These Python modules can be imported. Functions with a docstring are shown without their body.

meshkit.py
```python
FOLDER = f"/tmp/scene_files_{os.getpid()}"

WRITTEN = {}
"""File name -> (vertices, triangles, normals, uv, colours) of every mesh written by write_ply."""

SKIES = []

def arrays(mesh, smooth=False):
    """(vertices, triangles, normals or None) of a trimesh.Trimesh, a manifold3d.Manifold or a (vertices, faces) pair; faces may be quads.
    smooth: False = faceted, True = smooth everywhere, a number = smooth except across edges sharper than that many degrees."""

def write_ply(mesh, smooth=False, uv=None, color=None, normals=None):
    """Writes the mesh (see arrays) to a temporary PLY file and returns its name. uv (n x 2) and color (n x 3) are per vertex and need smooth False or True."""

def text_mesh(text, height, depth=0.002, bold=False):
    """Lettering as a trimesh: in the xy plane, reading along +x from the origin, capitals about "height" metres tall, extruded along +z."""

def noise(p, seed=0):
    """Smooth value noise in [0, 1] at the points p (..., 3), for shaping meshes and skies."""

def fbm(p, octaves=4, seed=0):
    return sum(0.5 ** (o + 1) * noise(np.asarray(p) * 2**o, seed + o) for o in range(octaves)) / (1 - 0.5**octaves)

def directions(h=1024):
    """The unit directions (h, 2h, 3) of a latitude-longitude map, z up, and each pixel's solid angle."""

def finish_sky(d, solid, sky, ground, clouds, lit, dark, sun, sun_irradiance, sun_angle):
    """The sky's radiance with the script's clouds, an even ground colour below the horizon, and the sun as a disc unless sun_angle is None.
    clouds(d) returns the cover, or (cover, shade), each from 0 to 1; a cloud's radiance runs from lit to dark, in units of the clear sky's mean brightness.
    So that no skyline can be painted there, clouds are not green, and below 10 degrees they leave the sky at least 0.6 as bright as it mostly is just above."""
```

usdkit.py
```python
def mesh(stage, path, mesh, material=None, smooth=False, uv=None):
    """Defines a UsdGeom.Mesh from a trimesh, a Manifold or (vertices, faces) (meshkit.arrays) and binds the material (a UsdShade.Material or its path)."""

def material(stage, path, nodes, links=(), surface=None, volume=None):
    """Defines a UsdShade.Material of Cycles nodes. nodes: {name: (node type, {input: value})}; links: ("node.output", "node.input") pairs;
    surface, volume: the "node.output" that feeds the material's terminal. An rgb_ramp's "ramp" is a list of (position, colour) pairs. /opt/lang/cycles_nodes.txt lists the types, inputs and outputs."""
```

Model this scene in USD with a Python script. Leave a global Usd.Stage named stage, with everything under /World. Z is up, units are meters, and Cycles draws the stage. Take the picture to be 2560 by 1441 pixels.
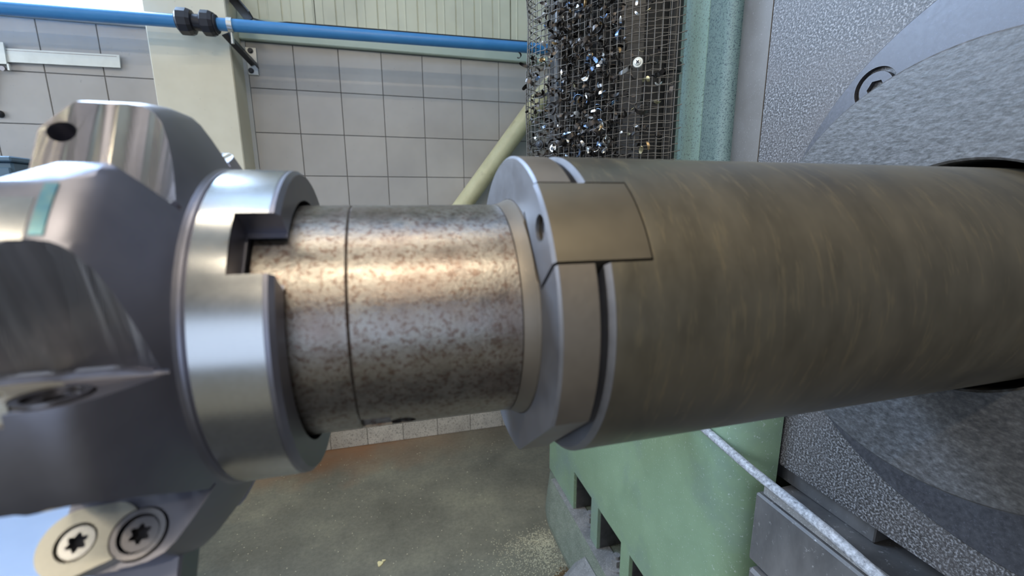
import math, random
import numpy as np, trimesh, usdkit, meshkit
import manifold3d as m3
from pxr import Usd, UsdGeom, UsdShade, UsdLux, Gf, Sdf
from shapely.geometry import Polygon

stage = Usd.Stage.CreateInMemory()
UsdGeom.SetStageUpAxis(stage, 'Z'); UsdGeom.SetStageMetersPerUnit(stage, 1.0)
UsdGeom.Xform.Define(stage, '/World')
rng = np.random.default_rng(7); random.seed(7)
R_ = math.radians

# ------------------------------------------------------------------ camera, sky, lamps, exposure
F, CX, CY, CAMZ = 1061.997, 1280.0, 720.5, 1.36338
def cam_axes(yaw, pitch, roll):
    f = np.array([math.sin(yaw)*math.cos(pitch), math.cos(yaw)*math.cos(pitch), -math.sin(pitch)])
    r = np.array([math.cos(yaw), -math.sin(yaw), 0]); u = np.cross(r, f)
    return r*math.cos(roll)+u*math.sin(roll), -r*math.sin(roll)+u*math.cos(roll), f
RIGHT, UP, FWD = cam_axes(.258797, .193541, -.005294)
CAM = np.array([0, 0, CAMZ])
cam = UsdGeom.Camera.Define(stage, '/World/camera')
mtx = Gf.Matrix4d(*[float(x) for row in (np.r_[RIGHT, 0], np.r_[UP, 0], np.r_[-FWD, 0], np.r_[CAM, 1]) for x in row])
cam.AddTransformOp().Set(mtx)
cam.CreateHorizontalApertureAttr(36.0); cam.CreateVerticalApertureAttr(36.0*1441/2560)
cam.CreateFocalLengthAttr(36.0*F/2560); cam.CreateClippingRangeAttr(Gf.Vec2f(0.02, 100))
cam.CreateFStopAttr(6.0); cam.CreateFocusDistanceAttr(0.62)
EXPOSURE = 0.30
cam.CreateExposureAttr(EXPOSURE)

dome = UsdLux.DomeLight.Define(stage, '/World/sky')
dome.CreateColorAttr(Gf.Vec3f(.62, .76, 1.0)); dome.CreateIntensityAttr(1.0)

def rect_light(name, loc, look, w, h, color, power, up=(0, 0, 1)):
    l = UsdLux.RectLight.Define(stage, '/World/'+name)
    z = -np.array(look, float)/np.linalg.norm(look); x = np.cross(up, z); x /= np.linalg.norm(x); y = np.cross(z, x)
    l.AddTransformOp().Set(Gf.Matrix4d(*[float(v) for r in (np.r_[x, 0], np.r_[y, 0], np.r_[z, 0], np.r_[loc, 1]) for v in r]))
    l.CreateWidthAttr(w); l.CreateHeightAttr(h); l.CreateColorAttr(Gf.Vec3f(*color)); l.CreateIntensityAttr(power)
    return l
WARM, COOL = (1.0, .88, .68), (.34, .58, 1.0)
LAMPS = [(-.3, .25, 3.35), (-.1, -1.2, 3.35), (-.1, -2.6, 3.35), (2.3, -1.2, 3.35), (-2.5, -1.2, 3.35)]
LAMP_POWER = 50
rect_light('window_daylight', (-2.2, 2.32, 2.95), (0, -1, -.12), 2.3, 1.5, COOL, 18)
rect_light('left_daylight', (-3.9, .2, 2.3), (1, 0, -.1), 3.2, 1.9, (.76, .87, 1.0), 3.6)
rect_light('front_daylight', (-1.0, -4.1, 1.5), (0, 1, 0), 4.0, 2.4, (.58, .74, 1.0), 1.5)
rect_light('roof_daylight', (.4, 1.0, 4.1), (0, 0, -1), 3.0, .8, COOL, 2.0, up=(0, 1, 0))

# ------------------------------------------------------------------ helpers
def ray(px, py):
    return RIGHT*(px-CX)/F - UP*(py-CY)/F + FWD
def at(px, py, axis, val):
    """The point of the plane x/y/z = val that is seen at a photograph pixel (measuring, all in world metres)."""
    d = ray(px, py); a = 'xyz'.index(axis)
    return CAM + d*(val-CAM[a])/d[a]

def set_data(p, label=None, cat=None, group=None, kind=None):
    for k, v in (('label', label), ('category', cat), ('group', group), ('kind', kind)):
        if v: p.SetCustomDataByKey(k, v)
    return p
used = {}
def path_of(name, parent=None):
    base = (parent.GetPath().pathString if parent else '/World') + '/' + name
    n = used.get(base, 0); used[base] = n+1
    return base if n == 0 else '%s_%03d' % (base, n)
ORIGIN = {}
def thing(name, label, cat, loc=(0, 0, 0), group=None, kind=None):
    x = UsdGeom.Xform.Define(stage, path_of(name)); x.AddTranslateOp().Set(Gf.Vec3d(*map(float, loc)))
    p = x.GetPrim(); ORIGIN[p.GetPath()] = np.array(loc, float)
    return set_data(p, label, cat, group, kind)
def arr(mesh):
    if hasattr(mesh, 'to_mesh'):
        q = mesh.to_mesh(); return np.asarray(q.vert_properties[:, :3], float), np.asarray(q.tri_verts, int)
    if isinstance(mesh, (tuple, list)): 
        v, f = np.asarray(mesh[0], float), np.asarray(mesh[1], int)
        if f.shape[1] == 4: f = np.vstack([f[:, [0, 1, 2]], f[:, [0, 2, 3]]])
        return v, f
    return np.asarray(mesh.vertices, float), np.asarray(mesh.faces, int)
def obj(name, mesh, mat, parent=None, smooth=False, label=None, cat=None, group=None, kind=None):
    """ONE mesh prim; mesh in world metres, stored relative to the thing it belongs to."""
    v, f = arr(mesh)
    o = np.zeros(3)
    if parent:
        pp = parent.GetPath()
        while pp.pathString != '/' and pp not in ORIGIN: pp = pp.GetParentPath()
        o = ORIGIN.get(pp, o)
        p = usdkit.mesh(stage, path_of(name, parent), (v-o, f), M[mat], smooth).GetPrim()
    else:
        o = np.array([v[:, 0].mean(), v[:, 1].mean(), v[:, 2].min()])
        g = usdkit.mesh(stage, path_of(name), (v-o, f), M[mat], smooth); g.AddTranslateOp().Set(Gf.Vec3d(*map(float, o)))
        p = g.GetPrim(); ORIGIN[p.GetPath()] = o
    return set_data(p, label, cat, group, kind)
def join(*ms):
    V, Fs, n = [], [], 0
    for m in ms:
        v, f = arr(m); V.append(v); Fs.append(f+n); n += len(v)
    return np.vstack(V), np.vstack(Fs)
def box(x0, x1, y0, y1, z0, z1):
    return m3.Manifold.cube((x1-x0, y1-y0, z1-z0)).translate((x0, y0, z0))
def bbox(x0, x1, y0, y1, z0, z1, b=.003):
    """box with bevelled edges"""
    b = min(b, .45*(x1-x0), .45*(y1-y0), .45*(z1-z0)); P = []
    for sx in (0, 1):
        for sy in (0, 1):
            for sz in (0, 1):
                c = np.array([x1 if sx else x0, y1 if sy else y0, z1 if sz else z0]); s = np.array([1-2*sx, 1-2*sy, 1-2*sz])*b
                for k in range(3):
                    q = c+s; q[k] = c[k]; P.append(q)
    return m3.Manifold.hull_points(np.array(P))
def tube(pts, r, n=12, cap=True):
    p = np.asarray(pts, float); t = np.gradient(p, axis=0); t /= np.linalg.norm(t, axis=1, keepdims=True)
    ref = np.array([0, 0, 1.0]) if abs(t[0, 2]) < .9 else np.array([1.0, 0, 0]); A = []
    for k in range(len(p)):
        a = ref-t[k]*(ref@t[k]); a /= np.linalg.norm(a); A.append(a); ref = a
    A = np.array(A); B = np.cross(t, A); an = np.arange(n)*2*np.pi/n; r = np.broadcast_to(r, (len(p),))
    v = p[:, None]+r[:, None, None]*(np.cos(an)[None, :, None]*A[:, None]+np.sin(an)[None, :, None]*B[:, None])
    i, j = np.meshgrid(np.arange(len(p)-1), np.arange(n), indexing='ij')
    q = np.stack([i*n+j, i*n+(j+1) % n, (i+1)*n+(j+1) % n, (i+1)*n+j], -1).reshape(-1, 4)
    f = np.vstack([q[:, [0, 1, 2]], q[:, [0, 2, 3]]]); v = v.reshape(-1, 3)
    if cap:
        m = len(v); v = np.vstack([v, p[0], p[-1]]); e = (len(p)-1)*n; J = np.arange(n)
        f = np.vstack([f, np.stack([np.full(n, m), (J+1) % n, J], 1), np.stack([np.full(n, m+1), e+J, e+(J+1) % n], 1)])
    return v, f
def cyl_between(a, b, r, n=32): return tube([a, (np.array(a)+b)/2, b], r, n)
def prism_z(poly, z0, z1): return m3.CrossSection([np.array(poly)], m3.FillRule.NonZero).extrude(z1-z0).translate((0, 0, z0))

# the spindle axis: parallel to x through (AY, AZ); u = radial at angle th (0 = towards the camera side -y, 90 = up)
RS = .10; D_ = RS/.3465; AY = D_*math.cos(R_(-13.85)); AZ = CAMZ+D_*math.sin(R_(-13.85))
def axial(man):
    """local (a, b, c) of a manifold built about z -> world x = c, y = AY - a, z = AZ + b"""
    v, f = arr(man)
    return np.stack([v[:, 2], AY-v[:, 0], AZ+v[:, 1]], 1), f[:, ::-1]
def revolve(prof, n=128):
    """prof: (x, r) closed polygon"""
    c = m3.CrossSection([np.array([(r, x) for x, r in prof])], m3.FillRule.NonZero)
    return m3.Manifold.revolve(c, n)
def rot_l(man, deg): return man.rotate((0, 0, deg))
def cyl_l(r, x0, x1, n=128): return m3.Manifold.cylinder(x1-x0, r, r, n).translate((0, 0, x0))
def tooth(man, deg):
    """local tooth frame: u radial, v towards +theta, w axial -> local (a,b,c)"""
    return man.rotate((0, 0, deg))

# ------------------------------------------------------------------ materials
M = {}
def material(name, nodes, links, surface='p.BSDF'):
    M[name] = usdkit.material(stage, '/World/Looks/'+name, nodes, links, surface=surface)
def rough_mat(name, ramp, scale=20, detail=5, metallic=0., rough=(.4, .6), bump=0., bscale=None, stretch=(1, 1, 1), dist=0., spec=.5, speck=None, speck_scale=400, speck_at=.66, rnd=0., wide=None, coat=0., speck_stretch=None):
    """noise-graded surface; speck = colour of fine specks; rnd = tone change from piece to piece; wide = (colour, scale, low, high) large patches"""
    n = {'g': ('geometry', {}), 'map': ('mapping', {'scale': stretch}),
         'n': ('noise_texture', {'scale': scale, 'detail': detail, 'roughness': .6, 'distortion': dist}),
         'r': ('rgb_ramp', {'ramp': ramp}), 'rr': ('map_range', {'from_min': .3, 'from_max': .7, 'to_min': rough[0], 'to_max': rough[1], 'clamp': True}),
         'p': ('principled_bsdf', {'metallic': metallic, 'specular_ior_level': spec, 'coat_weight': coat})}
    l = [('g.position', 'map.vector'), ('map.vector', 'n.vector'), ('n.fac', 'r.fac'), ('n.fac', 'rr.value'), ('rr.result', 'p.roughness')]
    col = 'r.color'
    if wide:
        n['wn'] = ('noise_texture', {'scale': wide[1], 'detail': 4.0, 'roughness': .6}); n['wr'] = ('map_range', {'from_min': wide[2], 'from_max': wide[3], 'to_min': 0., 'to_max': 1., 'clamp': True})
        n['wm'] = ('mix_color', {'b': wide[0]}); l += [('g.position', 'wn.vector'), ('wn.fac', 'wr.value'), ('wr.result', 'wm.fac'), (col, 'wm.a')]; col = 'wm.result'
    if speck:
        n['sn'] = ('noise_texture', {'scale': speck_scale, 'detail': 3.0, 'roughness': .7}); n['sr'] = ('map_range', {'from_min': speck_at-.07, 'from_max': speck_at+.05, 'to_min': 0., 'to_max': 1., 'clamp': True})
        n['sm'] = ('mix_color', {'b': speck}); n['smap'] = ('mapping', {'scale': speck_stretch or (1, 1, 1)}); l += [('g.position', 'smap.vector'), ('smap.vector', 'sn.vector'), ('sn.fac', 'sr.value'), ('sr.result', 'sm.fac'), (col, 'sm.a')]; col = 'sm.result'
    if rnd:
        n['oi'] = ('object_info', {}); n['or'] = ('map_range', {'to_min': 1-rnd, 'to_max': 1+rnd}); n['h'] = ('hsv', {})
        l += [('oi.random', 'or.value'), ('or.result', 'h.value'), (col, 'h.color')]; col = 'h.color'
    l.append((col, 'p.base_color'))
    if bump:
        n['bn'] = ('noise_texture', {'scale': bscale or scale*3, 'detail': 4.0}); n['b'] = ('bump', {'strength': bump, 'distance': .002})
        l += [('map.vector', 'bn.vector'), ('bn.fac', 'b.height'), ('b.normal', 'p.normal')]
    material(name, n, l)
def g3(a, b, c=None):
    return [(.3, a), (.7, b)] if c is None else [(.25, a), (.5, b), (.75, c)]
def plain(name, c, rough=.5, metallic=0.): rough_mat(name, g3(tuple(x*.92 for x in c), tuple(min(1, x*1.08) for x in c)), 15, metallic=metallic, rough=(rough*.9, rough*1.1))

rough_mat('tile', g3((.38, .35, .325), (.47, .435, .40)), 3.5, rough=(.38, .5), rnd=.05, speck=(.25, .23, .22), speck_scale=60, speck_at=.74)
rough_mat('base_tile', g3((.40, .36, .31), (.55, .50, .43)), 9, rough=(.5, .6), rnd=.06, speck=(.16, .14, .12), speck_scale=160, speck_at=.6)
rough_mat('grout', g3((.17, .16, .15), (.23, .215, .20)), 30, rough=(.8, .9))
rough_mat('cream_plaster', g3((.66, .60, .46), (.77, .71, .56)), 4, rough=(.6, .75), speck=(.28, .25, .20), speck_scale=70, speck_at=.75, bump=.1)
rough_mat('grey_plaster', g3((.40, .41, .42), (.48, .48, .48)), 6, rough=(.6, .75))
rough_mat('cladding', g3((.60, .58, .43), (.68, .66, .50)), 5, rough=(.35, .5), wide=((.52, .50, .38), 2.5, .5, .7))
rough_mat('green_trim', g3((.42, .50, .43), (.50, .57, .48)), 8, rough=(.35, .5))
rough_mat('hall_wall', g3((.16, .15, .14), (.2, .19, .17)), 2, rough=(.7, .8))
rough_mat('ceiling_paint', g3((.3, .3, .28), (.34, .34, .31)), 2, rough=(.7, .8))
rough_mat('blue_plastic', g3((.045, .22, .50), (.065, .27, .57)), 8, rough=(.3, .4))
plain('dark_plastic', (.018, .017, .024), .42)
plain('zinc', (.62, .62, .60), .35, 1.)
plain('dark_steel', (.07, .07, .075), .42, .7)
plain('black_rubber', (.012, .012, .013), .55)
plain('caliper_steel', (.68, .69, .64), .4, .3)
plain('white_frame', (.72, .74, .74), .4)
rough_mat('cream_pipe', g3((.55, .50, .30), (.72, .67, .42)), 9, rough=(.3, .45), wide=((.36, .31, .18), 7, .58, .72))
rough_mat('spindle_steel', g3((.15, .13, .093), (.195, .17, .124), (.235, .205, .15)), 16, 6, metallic=.85, rough=(.36, .46), stretch=(2.2, 1, 1), wide=((.12, .105, .085), 7, .5, .75), bump=.05, bscale=400, speck=(.25, .21, .14), speck_scale=1.0, speck_stretch=(210, 30, 30), speck_at=.62)
rough_mat('collar_steel', g3((.165, .14, .115), (.215, .185, .15)), 20, 6, metallic=.6, rough=(.4, .52), bump=.05, bscale=300)
rough_mat('key_steel', g3((.15, .128, .094), (.185, .158, .116)), 20, 5, metallic=.85, rough=(.4, .5))
rough_mat('lit_face_steel', g3((.185, .183, .20), (.235, .233, .25)), 60, 5, metallic=.6, rough=(.4, .5))  # bluish left light on end faces and the chamfer highlight, painted as colour
rough_mat('arbor_steel', g3((.25, .225, .20), (.325, .295, .26)), 120, 5, metallic=.92, rough=(.27, .42), speck=(.17, .122, .10), speck_scale=330, speck_at=.57, bump=.07, bscale=500, wide=((.215, .165, .142), 22, .50, .72))
rough_mat('cutter_steel', g3((.20, .195, .23), (.245, .24, .275)), 30, 5, metallic=.9, rough=(.36, .44))
rough_mat('lit_gullet_steel', g3((.30, .305, .345), (.35, .355, .395)), 30, 4, metallic=.75, rough=(.42, .5))  # near gullet wall made paler: bluish reflected light painted in
rough_mat('shaded_turquoise', g3((.27, .41, .42), (.35, .50, .51)), 6, rough=(.4, .55), speck=(.10, .16, .20), speck_scale=300, speck_at=.58)  # column paint darkened, painting in shade beside the headstock, plus dark specks
rough_mat('bright_steel', g3((.45, .44, .43), (.51, .50, .485)), 30, 5, metallic=1., rough=(.2, .27), speck=(.45, .38, .3), speck_scale=90, speck_at=.75)
rough_mat('polished_steel', g3((.74, .70, .62), (.8, .76, .68)), 30, 4, metallic=1., rough=(.12, .2))
rough_mat('insert_carbide', g3((.40, .375, .315), (.47, .44, .37)), 60, 4, metallic=.6, rough=(.3, .4))
plain('screw_steel', (.27, .255, .265), .32, 1.)
plain('socket_dark', (.03, .03, .04), .5, .5)
rough_mat('headstock_paint', [(.36, (.032, .028, .026)), (.5, (.088, .082, .080)), (.64, (.35, .34, .345))], 300, 6, metallic=.1, rough=(.38, .6), bump=.3, bscale=260, wide=((.13, .115, .11), 4, .45, .7))
rough_mat('headstock_edge', g3((.13, .115, .10), (.17, .155, .14)), 12, rough=(.4, .5), speck=(.28, .27, .26), speck_scale=300, speck_at=.68)
rough_mat('ring_steel', g3((.062, .061, .068), (.108, .106, .116)), 150, 6, metallic=.5, rough=(.36, .5), speck=(.12, .12, .14), speck_scale=300, speck_at=.66)
rough_mat('disc_steel', g3((.04, .038, .036), (.092, .089, .089), (.175, .173, .178)), 300, 6, metallic=.15, rough=(.36, .55), stretch=(1, .6, 1), bump=.25, bscale=220, speck=(.10, .10, .10), speck_scale=200, speck_at=.68)
rough_mat('green_paint', g3((.20, .285, .175), (.26, .36, .225)), 6, rough=(.36, .5), speck=(.50, .55, .50), speck_scale=150, speck_at=.68, wide=((.19, .255, .21), 4, .5, .7))
rough_mat('blue_lit_mint', g3((.48, .73, .69), (.55, .80, .76)), 6, rough=(.36, .5), speck=(.14, .22, .24), speck_scale=220, speck_at=.62)  # same mint green as the base, blue light painted in as turquoise
rough_mat('dusty_green', g3((.13, .15, .11), (.20, .225, .17)), 30, rough=(.6, .8), speck=(.30, .30, .26), speck_scale=250, speck_at=.6)
rough_mat('dusty_grey', g3((.18, .175, .17), (.27, .26, .255)), 35, rough=(.7, .85), speck=(.5, .48, .45), speck_scale=300, speck_at=.64)
rough_mat('saddle_iron', g3((.10, .095, .095), (.19, .18, .175)), 18, 6, metallic=.3, rough=(.5, .65), speck=(.38, .37, .36), speck_scale=90, speck_at=.70, stretch=(1, 1, .4))
rough_mat('dirty_hose', g3((.12, .12, .13), (.40, .40, .42), (.66, .66, .70)), 180, 6, rough=(.5, .7), bump=.3)
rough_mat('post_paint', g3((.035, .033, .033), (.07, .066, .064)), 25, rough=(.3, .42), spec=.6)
rough_mat('wire_steel', g3((.10, .09, .08), (.19, .175, .155)), 80, metallic=.7, rough=(.4, .5))
rough_mat('pale_blue_sheet', g3((.27, .33, .45), (.32, .38, .50)), 3, rough=(.35, .45), speck=(.48, .28, .30), speck_scale=14, speck_at=.77)
rough_mat('added_mat_black', g3((.02, .02, .02), (.035, .035, .033)), 12, rough=(.7, .85))  # for the added mat that darkens reflections
plain('teal_paint', (.10, .17, .24), .45)
for nm, c in (('dark', (.05, .045, .042)), ('brown', (.12, .105, .095)), ('silver', (.78, .78, .76)), ('blue', (.28, .42, .66)), ('gold', (.70, .48, .24)), ('straw', (.62, .56, .36))):
    plain('chip_'+nm, c, .3 if nm not in ('dark', 'brown') else .45, .9)
plain('floor_chip', (.62, .56, .40), .45, .3)
plain('brown_chip', (.22, .14, .07), .5, .3)
plain('yellow_flake', (.78, .66, .34), .5)

# floor: worn painted concrete with rust along the wall
n = {'g': ('geometry', {}), 's': ('separate_xyz', {}), 'n1': ('noise_texture', {'scale': 3.2, 'detail': 6.0, 'roughness': .62}), 'r1': ('rgb_ramp', {'ramp': [(.3, (.125, .115, .085)), (.5, (.185, .168, .122)), (.72, (.26, .236, .162))]}),
     'n2': ('noise_texture', {'scale': 60.0, 'detail': 4.0, 'roughness': .7}), 'r2': ('map_range', {'from_min': .25, 'from_max': .75, 'to_min': .78, 'to_max': 1.2}), 'h': ('hsv', {}),
     'ys': ('math', {'math_type': 'subtract'}), 'nz': ('noise_texture', {'scale': 5.0, 'detail': 5.0}), 'yn': ('math', {'math_type': 'multiply_add', 'value2': .5}),
     'ry': ('map_range', {'from_min': 2.30, 'from_max': 2.62, 'to_min': 0., 'to_max': 1., 'clamp': True}), 'rx': ('map_range', {'from_min': .35, 'from_max': -.25, 'to_min': 0.08, 'to_max': .62, 'clamp': True}),
     'mu': ('math', {'math_type': 'multiply'}), 'mx': ('mix_color', {'b': (.33, .13, .045)}),
     'pk': ('noise_texture', {'scale': 170.0, 'detail': 3.0}), 'pr': ('map_range', {'from_min': .70, 'from_max': .75, 'to_min': 0., 'to_max': .55, 'clamp': True}), 'pm': ('mix_color', {'b': (.42, .40, .32)}),
     'rr': ('map_range', {'from_min': .3, 'from_max': .7, 'to_min': .42, 'to_max': .62}), 'p': ('principled_bsdf', {})}
material('floor', n, [('g.position', 'n1.vector'), ('n1.fac', 'r1.fac'), ('g.position', 'n2.vector'), ('n2.fac', 'r2.value'), ('r2.result', 'h.value'), ('r1.color', 'h.color'),
    ('g.position', 's.vector'), ('g.position', 'nz.vector'), ('nz.fac', 'yn.value1'), ('s.y', 'yn.value3'), ('yn.value', 'ry.value'), ('s.x', 'rx.value'), ('ry.result', 'mu.value1'), ('rx.result', 'mu.value2'), ('mu.value', 'mx.fac'), ('h.color', 'mx.a'),
    ('g.position', 'pk.vector'), ('pk.fac', 'pr.value'), ('pr.result', 'pm.fac'), ('mx.result', 'pm.a'), ('pm.result', 'p.base_color'), ('n1.fac', 'rr.value'), ('rr.result', 'p.roughness')])
# heat tint stripe on the land of the cutter
material('heat_tint', {'g': ('geometry', {}), 'n': ('noise_texture', {'scale': 120.0, 'detail': 3.0}), 'r': ('rgb_ramp', {'ramp': [(.3, (.14, .24, .42)), (.5, (.20, .40, .46)), (.7, (.36, .48, .44))]}), 'p': ('principled_bsdf', {'metallic': .9, 'roughness': .3})},
         [('g.position', 'n.vector'), ('n.fac', 'r.fac'), ('r.color', 'p.base_color')])
material('window_glass', {'e': ('emission', {'color': (.72, .86, 1.0), 'strength': 11.0})}, [], 'e.emission')
material('lamp_glow', {'e': ('emission', {'color': WARM, 'strength': 12.0})}, [], 'e.emission')

# ------------------------------------------------------------------ the hall
YW, YL, YP, ZT = 2.39, 2.285, 2.23, 2.1105
X0 = -4.0; X1 = 4.2; YB = -4.2; ZC = 4.2
obj('floor', box(X0, X1, YB, YW+.2, -.1, 0), 'floor', kind='structure', label='worn grey-green painted concrete workshop floor with rust stains along the wall')
def tile_mesh(x0, x1, z0, z1, y, t=.006, g=.0016, b=.0012):
    x0 += g; x1 -= g; z0 += g; z1 -= g
    return np.array([(x0, y, z0), (x1, y, z0), (x1, y, z1), (x0, y, z1), (x0, y-t+b, z0), (x1, y-t+b, z0), (x1, y-t+b, z1), (x0, y-t+b, z1), (x0+b, y-t, z0+b), (x1-b, y-t, z0+b), (x1-b, y-t, z1-b), (x0+b, y-t, z1-b)]), \
        np.array([(8, 9, 10, 11), (4, 5, 9, 8), (5, 6, 10, 9), (6, 7, 11, 10), (7, 4, 8, 11), (0, 1, 5, 4), (1, 2, 6, 5), (2, 3, 7, 6), (3, 0, 4, 7), (3, 2, 1, 0)])
wb = thing('wall_back', 'back wall tiled in square grey-mauve tiles under ribbed cream cladding', None, (0, YW, 0), kind='structure')
obj('wall_body', join(box(-.655, X1, YW, YW+.2, 0, ZC)), 'grout', wb)
xt0 = -.6366
for i in range(12):
    for k in range(11):
        z1 = ZT-.2*k; z0 = max(z1-.2, 0)
        obj('tile', tile_mesh(xt0+.2*i, xt0+.2*i+.2, z0, z1, YW), 'tile' if k < 10 else 'base_tile', wb)
obj('plaster_strip', box(-.655, xt0, YW-.008, YW, 0, ZT), 'grey_plaster', wb)
# ribbed sheet cladding above the trim, in four panels
def cladding(xa, xb, z0, z1):
    pts = []; x = xa+.002
    while x < xb-.01:
        for dx, d in ((.0, .0), (.028, 0), (.030, -.0022), (.034, -.0022), (.036, 0), (.0885, 0), (.0900, .006), (.0935, .006)):
            if x+dx < xb-.003: pts.append((x+dx, YW-.020+d))
        x += .0952
    pts.append((xb-.002, pts[-1][1])); n_ = len(pts)
    poly = pts+[(xb-.002, YW-.001), (xa+.002, YW-.001)]
    return prism_z(poly, z0, z1)
ZCL = 2.205
for xa, xb in ((-.654, -.324), (-.324, .628), (.628, 1.58), (1.58, 2.53)):
    obj('cladding_panel', cladding(xa, xb, ZCL, ZC), 'cladding', wb)
tr = obj('trim_1', bbox(-.655, X1, YW-.03, YW, ZT+.002, ZCL-.002, .004), 'green_trim', kind='structure', label='pale green steel ledge between the tiles and the ribbed cladding')

wl = thing('wall_left_bay', 'tiled wall bay left of the cream pilaster below the bright window', None, (-1.5, YL, 0), kind='structure')
obj('wall_body', join(box(X0, -.945, YL, YW+.2, 0, ZT-.012), box(X0, -3.25, YL, YW+.2, ZT-.012, ZC), box(-3.25, -.945, YL, YW+.2, 3.62, ZC)), 'grout', wl)
xl0 = -.948
for i in range(6):
    for k in range(11):
        z1 = ZT-.012-.2*k; z0 = max(z1-.2, 0)
        obj('tile', tile_mesh(xl0-.2*i-.2, xl0-.2*i, z0, z1, YL), 'tile' if k < 10 else 'base_tile', wl)
obj('pilaster', bbox(-.955, -.654, YP, YW+.1, 0, ZC, .004), 'cream_plaster', kind='structure', label='cream painted concrete pilaster between the two tiled wall bays')
w1 = thing('window_1', 'bright overexposed daylight window above the left tiled wall', None, (-2.1, YL, ZT), kind='structure')
obj('window_sill', bbox(-3.25, -.956, YL-.03, YW+.1, ZT-.012, ZT+.012, .003), 'white_frame', w1)
obj('pane', box(-3.2, -.99, YL+.06, YL+.066, ZT+.03, 3.6), 'window_glass', w1)
fr = [bbox(-3.25, -3.2, YL+.03, YL+.1, ZT+.012, 3.62), bbox(-.99, -.956, YL+.03, YL+.1, ZT+.012, 3.62), bbox(-3.2, -.99, YL+.03, YL+.1, 3.58, 3.62), bbox(-3.2, -.99, YL+.03, YL+.1, ZT+.012, ZT+.032)]
obj('window_frame', join(*fr), 'white_frame', w1)
obj('wall_left', box(X0-.15, X0, YB, YW+.2, 0, ZC), 'hall_wall', kind='structure')
obj('wall_right', box(X1, X1+.15, YB, YW+.2, 0, ZC), 'hall_wall', kind='structure')
obj('wall_front', box(X0, X1, YB-.15, YB, 0, ZC), 'hall_wall', kind='structure')
obj('ceiling', box(X0, X1, YB, YW+.2, ZC, ZC+.1), 'ceiling_paint', kind='structure')
LAMP_AT = ['straight above the milling cutter', 'a little behind the camera', 'far behind the camera', 'on the right above the headstock', 'on the left of the hall']
for i, (x, y, z) in enumerate(LAMPS):
    t = thing('ceiling_lamp', 'long warm fluorescent batten lamp hanging '+LAMP_AT[i], 'lamp', (x, y, z), 'fluorescent lamps of the hall')
    obj('housing', bbox(x-.75, x+.75, y-.07, y+.07, z+.01, z+.07, .01), 'white_frame', t)
    for s in (-.6, .6): obj('hanger', cyl_between((x+s, y, z+.065), (x+s, y, ZC), .004, 8), 'zinc', t)
    rect_light('lamp_light' + ('' if i == 0 else '_%03d' % i), (x, y, z), (0, 0, -1), 1.4, .09, WARM, LAMP_POWER*(.55, 1.45, 1, .35, 1)[i], up=(0, 1, 0))

obj('floor_mat', bbox(-2.2, 1.9, -1.0, .30, 0, .012, .003), 'added_mat_black', None, label='added unseen black mat in front of the machine, darkening reflections in the steel', cat='mat')  # out-of-view mat added to darken the reflections under spindle and arbor

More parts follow.
